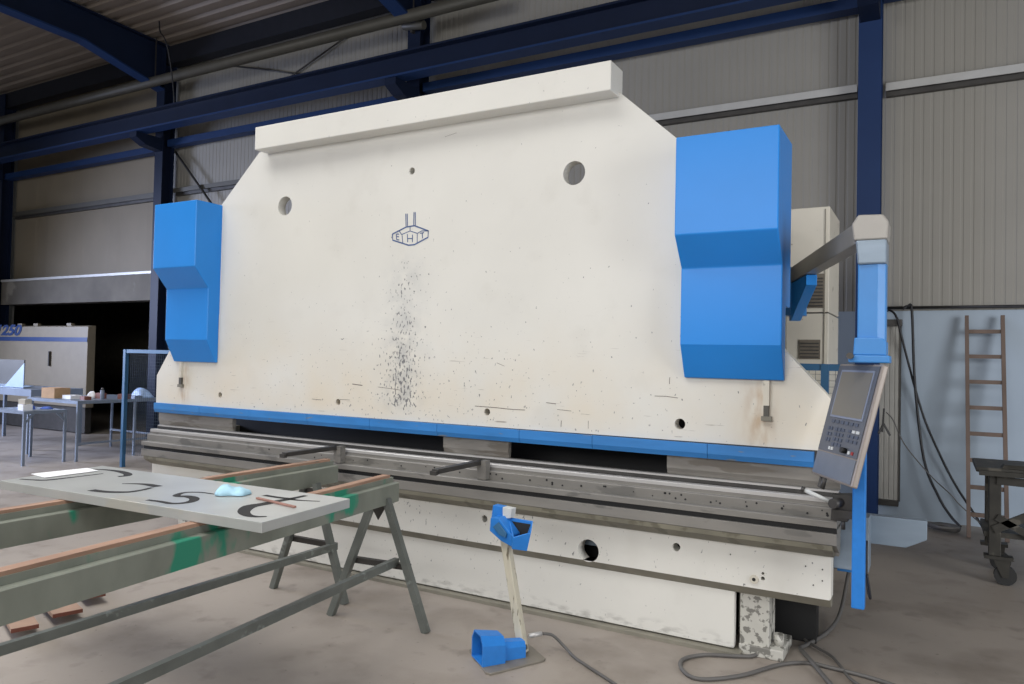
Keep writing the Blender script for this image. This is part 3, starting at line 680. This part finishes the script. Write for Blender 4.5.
px0, px1, py0, py1, pz = -4.335, -2.46, 2.165, 2.80, .947
A4 = [(-4.30, 2.136), (-2.431, 2.220), (-2.494, 2.829), (-4.395, 2.755)]
sp = bm_new(); add_prism(sp, A4, 'z', .902, pz)
sheet = single('folded_sheet', sp, M['panel'], 'grey folded metal panel with cut out letters lying on the trestles', 'panel', bevel=.002)
LET = {'a': ([(-4.2707, 2.2204), (-4.1935, 2.246), (-4.1316, 2.2847), (-4.1183, 2.3994), (-4.1117, 2.5822)], .030, (.5, .5, .5)),
 'a2': ([(-4.3492, 2.62), (-4.2489, 2.6675), (-4.1283, 2.6826), (-4.0099, 2.6604), (-3.9459, 2.6184), (-3.9522, 2.5693)], .034, (.4, .9, .5)),
 'c': ([(-3.6741, 2.2479), (-3.6218, 2.2517), (-3.5512, 2.2694), (-3.4832, 2.3196), (-3.4792, 2.3923), (-3.5035, 2.4647)], .036, (1.0, .5, .3)),
 'c2': ([(-3.5015, 2.50), (-3.5515, 2.5038), (-3.6114, 2.5051), (-3.6718, 2.4832), (-3.7236, 2.4443)], .042, (1.0, .3, .2)),
 's': ([(-3.2305, 2.2487), (-3.1494, 2.2591), (-3.0651, 2.261), (-3.0324, 2.3052), (-3.0437, 2.3571), (-3.094, 2.4011), (-3.1543, 2.4114), (-3.1954, 2.391), (-3.2296, 2.4086), (-3.2538, 2.4717), (-3.2025, 2.5165), (-3.1004, 2.5269)], .040, (.5, .3, .6)),
 't': ([(-2.8904, 2.6476), (-2.7869, 2.6478), (-2.728, 2.6523), (-2.6581, 2.6528), (-2.5606, 2.6927)], .032, (.8, .3, .3)),
 't2': ([(-2.7209, 2.762), (-2.7181, 2.6595), (-2.7242, 2.5739), (-2.7239, 2.4931), (-2.7279, 2.418), (-2.6679, 2.3319), (-2.5951, 2.2852), (-2.5375, 2.2835), (-2.5041, 2.3122)], .046, (.5, .3, .8))}
for names in (('a', 'a2'), ('c', 'c2'), ('s',), ('t', 't2')):
    lb = bm_new()
    for k in names:
        pts, w_, en = LET[k]; cm_ = [(p.x, p.y) for p in catmull([(a, b, 0) for a, b in pts], 5)]
        ribbon(lb, cm_, w_*1.25, 'z', pz+.0006, en)
    obj('cutout_letter', lb, M['cut'], sheet, label='dark cut out letter shape')
pp = bm_new(); add_prism(pp, [(-4.37, 2.33), (-4.345, 2.63), (-4.205, 2.61), (-4.195, 2.305)], 'z', pz+.003, pz+.006)
single('paper_sheet', pp, M['white'], 'white sheet of paper on the left end of the metal panel', 'paper')
single('wooden_stick', box(-.153, .153, -.008, .008, 0, .009, M4=Matrix.Translation((-2.69, 2.535, pz+.001)) @ Matrix.Rotation(math.radians(-9.2), 4, 'Z')), M['stick'], 'faded reddish marking stick lying across the cut out letter t', 'stick', bevel=.002)
# crumpled light blue cloth / mask
ck = bm_new(); nx, ny = 18, 12; rr = random.Random(5); grid = []
ph = [rr.uniform(0, 6) for _ in range(8)]
for i in range(nx+1):
    row = []
    for j in range(ny+1):
        u, v = i/nx*2-1, j/ny*2-1
        rad = max(abs(u), abs(v)); u2, v2 = u*math.sqrt(1-v*v/2), v*math.sqrt(1-u*u/2); q = max(0, 1-u2*u2-v2*v2); hgt = .052*q**.5*(.8+.2*math.sin(3*u+ph[0]))+.006*math.sin(7*u2+ph[1]+3*v2)*q
        hgt += .004*math.sin(13*u2+ph[2]-5*v2)*q
        x = u2*.088*(1+.1*math.sin(3*v+ph[3])); y_ = v2*.060*(1+.15*math.sin(4*u+ph[4])) - .012*u2*u2
        row.append(ck.verts.new((x, y_, max(.002, hgt))))
    grid.append(row)
for i in range(nx):
    for j in range(ny): f = ck.faces.new((grid[i][j], grid[i+1][j], grid[i+1][j+1], grid[i][j+1])); f.smooth = True
bmesh.ops.transform(ck, matrix=Matrix.Translation((-3.03, 2.575, pz+.001)) @ Matrix.Rotation(math.radians(32), 4, 'Z'), verts=ck.verts[:])
clo = single('face_mask', ck, M['lblue'], 'crumpled light blue face mask on the metal panel', 'mask')
sd = clo.modifiers.new('thick', 'SOLIDIFY'); sd.thickness = .0015; sd.offset = 1
# rusty flat bars on the floor
bars = [((-4.98, 2.56), (-4.49, 2.39), .135, 'rusty flat steel bar on the floor in the bottom left corner'), ((-5.10, 2.83), (-4.54, 2.66), .16, 'rusty flat steel bar beside the corner one, its end further right'), ((-5.3, 3.12), (-4.72, 2.94), .12, 'rusty flat steel bar mostly hidden under the green beam')]
for i, (a_, b_, w_, lb) in enumerate(bars):
    a_, b_ = Vector((*a_, 0)), Vector((*b_, 0)); d_ = (b_-a_).normalized()
    t_ = thing('flat_bar', lb, 'steel bar', tuple(b_), 0, 'rusty flat bars')
    a_ = b_-d_*.55
    obj('bar_body', bar(a_+Vector((0, 0, .058)), b_+Vector((0, 0, .058)), w_, .022), M['rusty'], t_)
    obj('bar_end', bar(b_+Vector((0, 0, .058)), b_+d_*.006+Vector((0, 0, .058)), w_, .0225), M['rust_red'], t_)
    obj('web', bar(a_+Vector((0, 0, .0235)), b_-d_*.2+Vector((0, 0, .0235)), .03, .047), M['rust_red'], t_)

# ------------------------------------------------------------------ foot switch stand
fp = thing('foot_switch_stand', 'foot control with cream pole, blue switch on top and blue pedal on its base plate', 'foot switch', (-2.04, 3.62, 0))
bp_ = bm_new(); add_prism(bp_, [(-2.27, 3.60), (-2.03, 3.385), (-2.0, 3.385), (-1.845, 3.69), (-1.85, 3.72), (-2.05, 3.87)], 'z', 0, .012)
obj('base_plate', bp_, M['baseplate'], fp, .002)
pole0, pole1 = Vector((-1.99, 3.725, .012)), Vector((-2.125, 3.725, .64))
obj('pole', bar(pole0, pole1, .045, .05), M['polecream'], fp, .004)
def hood(o0, d_, up, Ls, Ws, Hs, m_, parent, name, wall=.008):
    """foot-switch housing: rings along d_, open at the first ring, with a hollow"""
    d_ = Vector(d_).normalized(); sd_ = d_.cross(Vector(up)).normalized(); u_ = sd_.cross(d_).normalized()
    def ring(l, w_, h_, z0=0.):
        o = Vector(o0)+d_*l
        return [o-sd_*w_/2+u_*z0, o+sd_*w_/2+u_*z0, o+sd_*w_/2+u_*(z0+h_*.7), o+sd_*w_*.3+u_*(z0+h_), o-sd_*w_*.3+u_*(z0+h_), o-sd_*w_/2+u_*(z0+h_*.7)]
    bm = bm_new()
    R = [ring(l, w_, h_) for l, w_, h_ in zip(Ls, Ws, Hs)]
    add_loft(bm, R, cap0=False)
    I = [ring(Ls[0], Ws[0]-2*wall, Hs[0]-2*wall, wall), ring(Ls[1]*.9, (Ws[1])*.8, Hs[1]*.75, wall)]
    add_loft(bm, I, cap0=False, cap1=True)
    a_ = [bm.verts.new(p) for p in R[0]]; b_ = [bm.verts.new(p) for p in I[0]]
    for k in range(6): bm.faces.new((a_[k], a_[(k+1) % 6], b_[(k+1) % 6], b_[k]))
    bmesh.ops.remove_doubles(bm, verts=bm.verts[:], dist=1e-5)
    o = obj(name, bm, m_, parent)
    return o, I, d_, sd_, u_
h1, I1, d1, s1, u1 = hood((-2.14, 3.475, .0125), (.60, .80, 0), (0, 0, 1), (0, .135, .145, .27), (.165, .15, .095, .088), (.155, .135, .095, .085), M['pblue'], fp, 'floor_pedal')
obj('pedal_plate', bar((-2.11, 3.51, .04), (-2.07, 3.565, .05), .09, .01), M['black'], h1)
obj('cable_gland', cyl((-1.985, 3.69, .05), (-1.965, 3.715, .05), .014, 12), M['duct'], fp)
# hand-height switch on top of the pole: open hood tipped towards the viewer, flap with a white tag behind it
V3 = Vector
rim = [V3(p) for p in ((-2.133, 3.770, .739), (-1.971, 3.770, .736), (-1.924, 3.660, .696), (-2.020, 3.630, .662))]
bot = [V3(p) for p in ((-2.131, 3.770, .636), (-2.006, 3.770, .597), (-1.952, 3.670, .592), (-2.030, 3.640, .598))]
cen = sum(rim, V3((0, 0, 0)))/4; inn = [p.lerp(cen, .10) for p in rim]; cb = sum(bot, V3((0, 0, 0)))/4; fl_ = [p.lerp(cb, .3)+V3((0, 0, .02)) for p in bot]
hb = bm_new(); add_loft(hb, [bot, rim, inn, fl_])
hd2 = obj('hand_switch_housing', hb, M['pblue'], fp)
lin_ = bm_new(); add_loft(lin_, [[p.lerp(cb, .06)+V3((0, 0, .004)) for p in fl_], [p.lerp(cen, .04)-V3((0, 0, .014)) for p in inn]], True, False)
obj('switch_cavity', lin_, M['black'], hd2)
def slab(pts, y0, y1): return prism(pts, 'y', y0, y1)
obj('switch_trough', slab([(-2.188, .746), (-2.135, .752), (-2.045, .664), (-2.043, .600), (-2.119, .626), (-2.193, .672)], 3.665, 3.768), M['pblue'], hd2, .004)
obj('trough_lever', slab([(-2.165, .70), (-2.13, .73), (-2.075, .675), (-2.08, .65), (-2.12, .66)], 3.652, 3.664), M['fence_blue'], hd2, .002)
obj('switch_flap', slab([(-2.218, .803), (-2.152, .799), (-2.150, .735), (-2.229, .721)], 3.74, 3.79), M['pblue'], hd2, .003)
obj('white_tag', slab([(-2.151, .799), (-2.091, .795), (-2.097, .743), (-2.149, .733)], 3.735, 3.79), M['keyw'], hd2, .002)
obj('pole_gland', cyl((-1.97, 3.745, .10), (-1.915, 3.80, .108), .013, 12), M['steel_b'], fp)
obj('pedal_cable', tube([(-1.915, 3.80, .108), (-1.87, 3.85, .09), (-1.80, 3.87, .03), (-1.72, 3.82, .01), (-1.59, 3.735, .01), (-1.403, 3.619, .01), (-1.15, 3.45, .01)], .0085), M['cable'], fp)

# cables on the floor at the press foot
single('floor_cable', tube([(-.78, 4.78, .02), (-.86, 4.42, .012), (-.944, 4.33, .012), (-1.12, 4.24, .012), (-1.20, 4.10, .012), (-1.15, 3.96, .012), (-1.046, 3.91, .012), (-.879, 4.065, .012), (-.727, 4.33, .012), (-.60, 4.44, .012), (-.483, 4.44, .012), (-.285, 4.413, .012), (-.1, 4.35, .012)], .011), M['cable'],
       'grey cable looping on the floor in front of the machine foot', 'cable')
single('floor_cable', tube([(-.50, 5.6, .25), (-.52, 5.3, .06), (-.56, 5.0, .02), (-.64, 4.72, .014), (-.66, 4.60, .03), (-.62, 4.50, .035), (-.554, 4.38, .03), (-.458, 4.218, .012), (-.36, 4.05, .012)], .012), M['cable'],
       'thick grey cable coming from behind the press and running towards the viewer', 'cable')
single('floor_cable', tube([(-.70, 4.85, .012), (-.60, 4.72, .014), (-.50, 4.62, .012), (-.44, 4.50, .012), (-.36, 4.32, .012), (-.22, 4.22, .012), (0, 4.15, .012)], .008), M['cable'],
       'thin grey cable branching right under the cable loop', 'cable')

# ------------------------------------------------------------------ left background
fm = thing('folding_machine', 'big cream folding machine marked 1250 with a dark blue stripe, far left', 'machine', (-16.8, 9.0, 0))
obj('upper_housing', prism([(8.60, .52), (8.60, 2.10), (8.68, 2.12), (8.76, 2.12), (8.76, .52)], 'x', -20.5, -14.33), M['mcream'], fm, .01)
obj('lower_housing', box(-20.5, -14.4, 8.64, 8.76, .02, .52), M['steel_d'], fm)
st_ = bm_new(); add_box(st_, -20.5, -14.34, 8.592, 8.60, 1.80, 1.885)
obj('blue_stripe', st_, M['mblue'], fm)
tc = bpy.data.curves.new('machine_number', 'FONT'); tc.body = '1250'; tc.size = .30; tc.extrude = .002; tc.offset = .012; tc.shear = .3; tc.align_x = 'RIGHT'
to = bpy.data.objects.new('tmp_text', tc); COL.objects.link(to)
dg = bpy.context.evaluated_depsgraph_get(); dg.update()
tm = bpy.data.meshes.new_from_object(to.evaluated_get(dg)); bpy.data.objects.remove(to); bpy.data.curves.remove(tc)
tm.materials.clear(); tm.materials.append(M['mblue'])
tm.transform(Matrix.Scale(1.65, 4, (1, 0, 0)))
num = bpy.data.objects.new('machine_number', tm); COL.objects.link(num); num.parent = fm
num.location = Vector((-16.74, 8.594, 1.925))-fm.location; num.rotation_euler = (math.pi/2, 0, 0); num['label'] = 'dark blue slanted number 1250'
for x in (-17.0, -16.4, -15.2): obj('top_fitting', box(x, x+.16, 8.68, 8.75, 2.12, 2.17), M['mcream'], fm)
obj('door_handle', box(-15.6, -15.57, 8.56, 8.6, 1.3, 1.6), M['steel_d'], fm)

def table(name, label, x0, x1, y0, y1, zt, m_, th=.04, w_=.035, gus=False, extra=()):
    t = thing(name, label, 'table', ((x0+x1)/2, (y0+y1)/2, 0))
    obj('tabletop', box(x0, x1, y0, y1, zt-.012, zt), m_, t)
    ap = bm_new()
    for b_ in ((x0, x1, y0, y0+.03), (x0, x1, y1-.03, y1), (x0, x0+.03, y0+.03, y1-.03), (x1-.03, x1, y0+.03, y1-.03)): add_box(ap, *b_, zt-.012-th, zt-.012)
    obj('apron', ap, m_, t)
    for x, y in [(x0+w_/2, y0+w_/2), (x1-w_/2, y0+w_/2), (x0+w_/2, y1-w_/2), (x1-w_/2, y1-w_/2)]+list(extra):
        obj('leg', box(x-w_/2, x+w_/2, y-w_/2, y+w_/2, 0, zt-.012-th), M['galv'], t)
    return t
t1 = table('work_table', 'small galvanised work table nearest the left edge', -12.0, -11.08, 5.78, 6.38, .765, M['galv'], .03, .034)
for y, s in ((5.80, 1), (6.36, -1)):
    obj('corner_brace', bar((-11.095, y, .60), (-11.095, y+s*.13, .735), .02, .03), M['galv'], t1)
t2 = table('work_table', 'longer galvanised work table covered with small parts, left of the press', -12.3, -10.96, 6.46, 7.85, .89, M['galv'], .035, .03, extra=((-10.98, 7.38),))
obj('stretcher', box(-12.28, -11.0, 7.80, 7.83, .28, .31), M['galv'], t2); obj('stretcher', box(-11.0, -10.97, 6.5, 7.8, .24, .27), M['galv'], t2)
t3 = table('work_table', 'grey platform table at the left edge carrying a sheet metal hood', -15.2, -12.75, 6.75, 7.6, .98, M['galv'], .10, .05)
hm = thing('sheet_metal_hood', 'open pale blue sheet metal hood on the platform table at the left edge', 'hood', (-14.2, 7.1, .981))
obj('side_panel', prism([(-13.80, .985), (-13.20, .985), (-13.20, 1.40)], 'y', 6.86, 6.875), M['hoodc'], hm)
obj('back_panel', box(-15.3, -14.12, 7.34, 7.36, .982, 1.44), M['duct'], hm)
obj('tray', prism([(-15.1, 6.86), (-13.20, 6.86), (-13.78, 7.34), (-15.1, 7.34)], 'z', .9815, .992), M['hoodc'], hm)
# things on the tables
def crate(name, x, y, z, sx, sy, sz, m_, label, cat, group=None, rot=0.):
    bm = bm_new(); add_box(bm, -sx/2, sx/2, -sy/2, sy/2, 0, sz); add_box(bm, -sx/2-.004, sx/2+.004, -sy*.12, sy*.12, sz, sz+.003)
    bmesh.ops.transform(bm, matrix=Matrix.Translation((x, y, z)) @ Matrix.Rotation(rot, 4, 'Z'), verts=bm.verts[:])
    return single(name, bm, m_, label, cat, group, bevel=.006)
zt2 = .8905
crate('cardboard_box', -11.92, 6.68, zt2, .30, .26, .155, M['card'], 'brown cardboard box on the long parts table', 'box', rot=.1)
crate('parts_box', -11.55, 6.72, zt2, .22, .18, .055, M['white'], 'flat pale parts box beside the cardboard box', 'box')
crate('metal_block', -11.35, 7.05, zt2, .14, .10, .085, M['red'], 'small reddish block left of the upright tin on the parts table', 'block', 'small reddish parts on the parts table')
crate('metal_block', -11.06, 7.25, zt2, .15, .12, .075, M['red'], 'small reddish block right of the upright tin on the parts table', 'block', 'small reddish parts on the parts table', .3)
crate('metal_block', -11.20, 6.72, zt2, .18, .10, .05, M['red'], 'low reddish block at the front corner of the parts table', 'block', 'small reddish parts on the parts table', -.2)
tn = thing('spray_tin', 'upright grey tin near the blue post on the parts table', 'tin', (-11.12, 6.93, zt2))
obj('can', cyl((-11.12, 6.93, zt2), (-11.12, 6.93, zt2+.14), .028, 16), M['galv'], tn, .003); obj('cap', cyl((-11.12, 6.93, zt2+.141), (-11.12, 6.93, zt2+.175), .018, 12), M['duct'], tn)
def lump(cx, cy, cz, rx, ry, rz, seed):
    bm = bm_new(); bmesh.ops.create_icosphere(bm, subdivisions=3, radius=1); r_ = random.Random(seed); p = [r_.uniform(0, 6) for _ in range(6)]
    for v in bm.verts:
        k = 1+.16*math.sin(4*v.co.x+p[0])*math.cos(3.5*v.co.y+p[1])+.1*math.sin(6*v.co.z+p[2])
        v.co = Vector((v.co.x*rx*k, v.co.y*ry*k, max(-.02, v.co.z)*rz*k)); 
    zmin = min(v.co.z for v in bm.verts)
    for v in bm.verts: v.co += Vector((cx, cy, cz-zmin))
    for f in bm.faces: f.smooth = True
    return bm
single('crumpled_rag', lump(-11.50, 7.0, zt2, .07, .06, .11, 2), M['white'], 'white crumpled rag standing up behind the pale parts box', 'rag')
single('plastic_bag', lump(-11.25, 7.66, zt2, .23, .12, .13, 4), M['bag'], 'blue and white plastic bag at the far end of the parts table', 'bag')
crate('tool_tray', -11.13, 7.46, zt2, .24, .14, .045, M['galv'], 'shallow blue-grey tool tray beside the plastic bag', 'tray')
crate('white_box', -11.28, 5.90, .7655, .14, .13, .085, M['white'], 'small white box on the near left work table, lower of two', 'box', 'white boxes on the small work table')
crate('white_box', -11.29, 5.90, .855, .12, .11, .07, M['cream_cab'], 'small cream box stacked on top of the white box', 'box', 'white boxes on the small work table', .25)
single('blue_rag', lump(-11.55, 6.05, .7655, .15, .10, .06, 7), M['bluecloth'], 'blue rag lying left of the white boxes on the small work table', 'rag')
single('blue_rag', lump(-11.35, 6.24, .7655, .10, .07, .035, 9), M['bluecloth'], 'flat blue rag right of the white boxes on the small work table', 'rag')

# ------------------------------------------------------------------ light: daylight from behind the viewer and a left door, plus added fills
def area(name, loc, target, sx, sy, e, col=(1, 1, 1), spread=180):
    l = bpy.data.lights.new(name, 'AREA'); l.shape = 'RECTANGLE'; l.size = sx; l.size_y = sy; l.energy = e; l.spread = math.radians(spread); l.color = col
    o = bpy.data.objects.new(name, l); COL.objects.link(o); o.location = loc
    o.rotation_euler = (Vector(target)-Vector(loc)).to_track_quat('-Z', 'Y').to_euler(); return o
area('daylight_window', (-3.2, -8.0, 4.7), (-2.8, 6.0, 1.5), 11, 2.8, 745, (1, .99, .985))
area('overhead_fill', (-5.0, 1.2, 7.3), (-4.8, 1.6, 0), 16, 2.4, 650, (1, .99, .97), 125)  # unseen lamp added overhead to brighten the floor
area('door_daylight', (-19.0, 3.0, 3.4), (-12.0, 6.0, 0), 3.0, 3.0, 680, (.62, .71, 1.0), 110)
area('right_side_fill', (6.4, 1.6, 2.2), (.2, 9.0, .8), 3.6, 3.4, 330, (.97, .98, 1.0), 140)  # unseen lamp added at the right to brighten the back wall and right-facing sides
wd = bpy.data.worlds.new('world'); S.world = wd; wd.use_nodes = True
wd.node_tree.nodes['Background'].inputs[0].default_value = (.85, .92, 1.0, 1); wd.node_tree.nodes['Background'].inputs[1].default_value = .22

# ------------------------------------------------------------------ camera
cam = bpy.data.cameras.new('camera'); cam.sensor_width = 36; cam.lens = 748.6*36/1024; cam.clip_end = 100
co = bpy.data.objects.new('camera', cam); COL.objects.link(co); S.camera = co
R = Matrix(((0.870465, -0.007889, 0.492168), (0.491750, -0.030224, -0.870211), (0.021741, 0.999512, -0.022430)))
co.matrix_world = Matrix.Translation((0, 0, 1.65)) @ R.to_4x4()
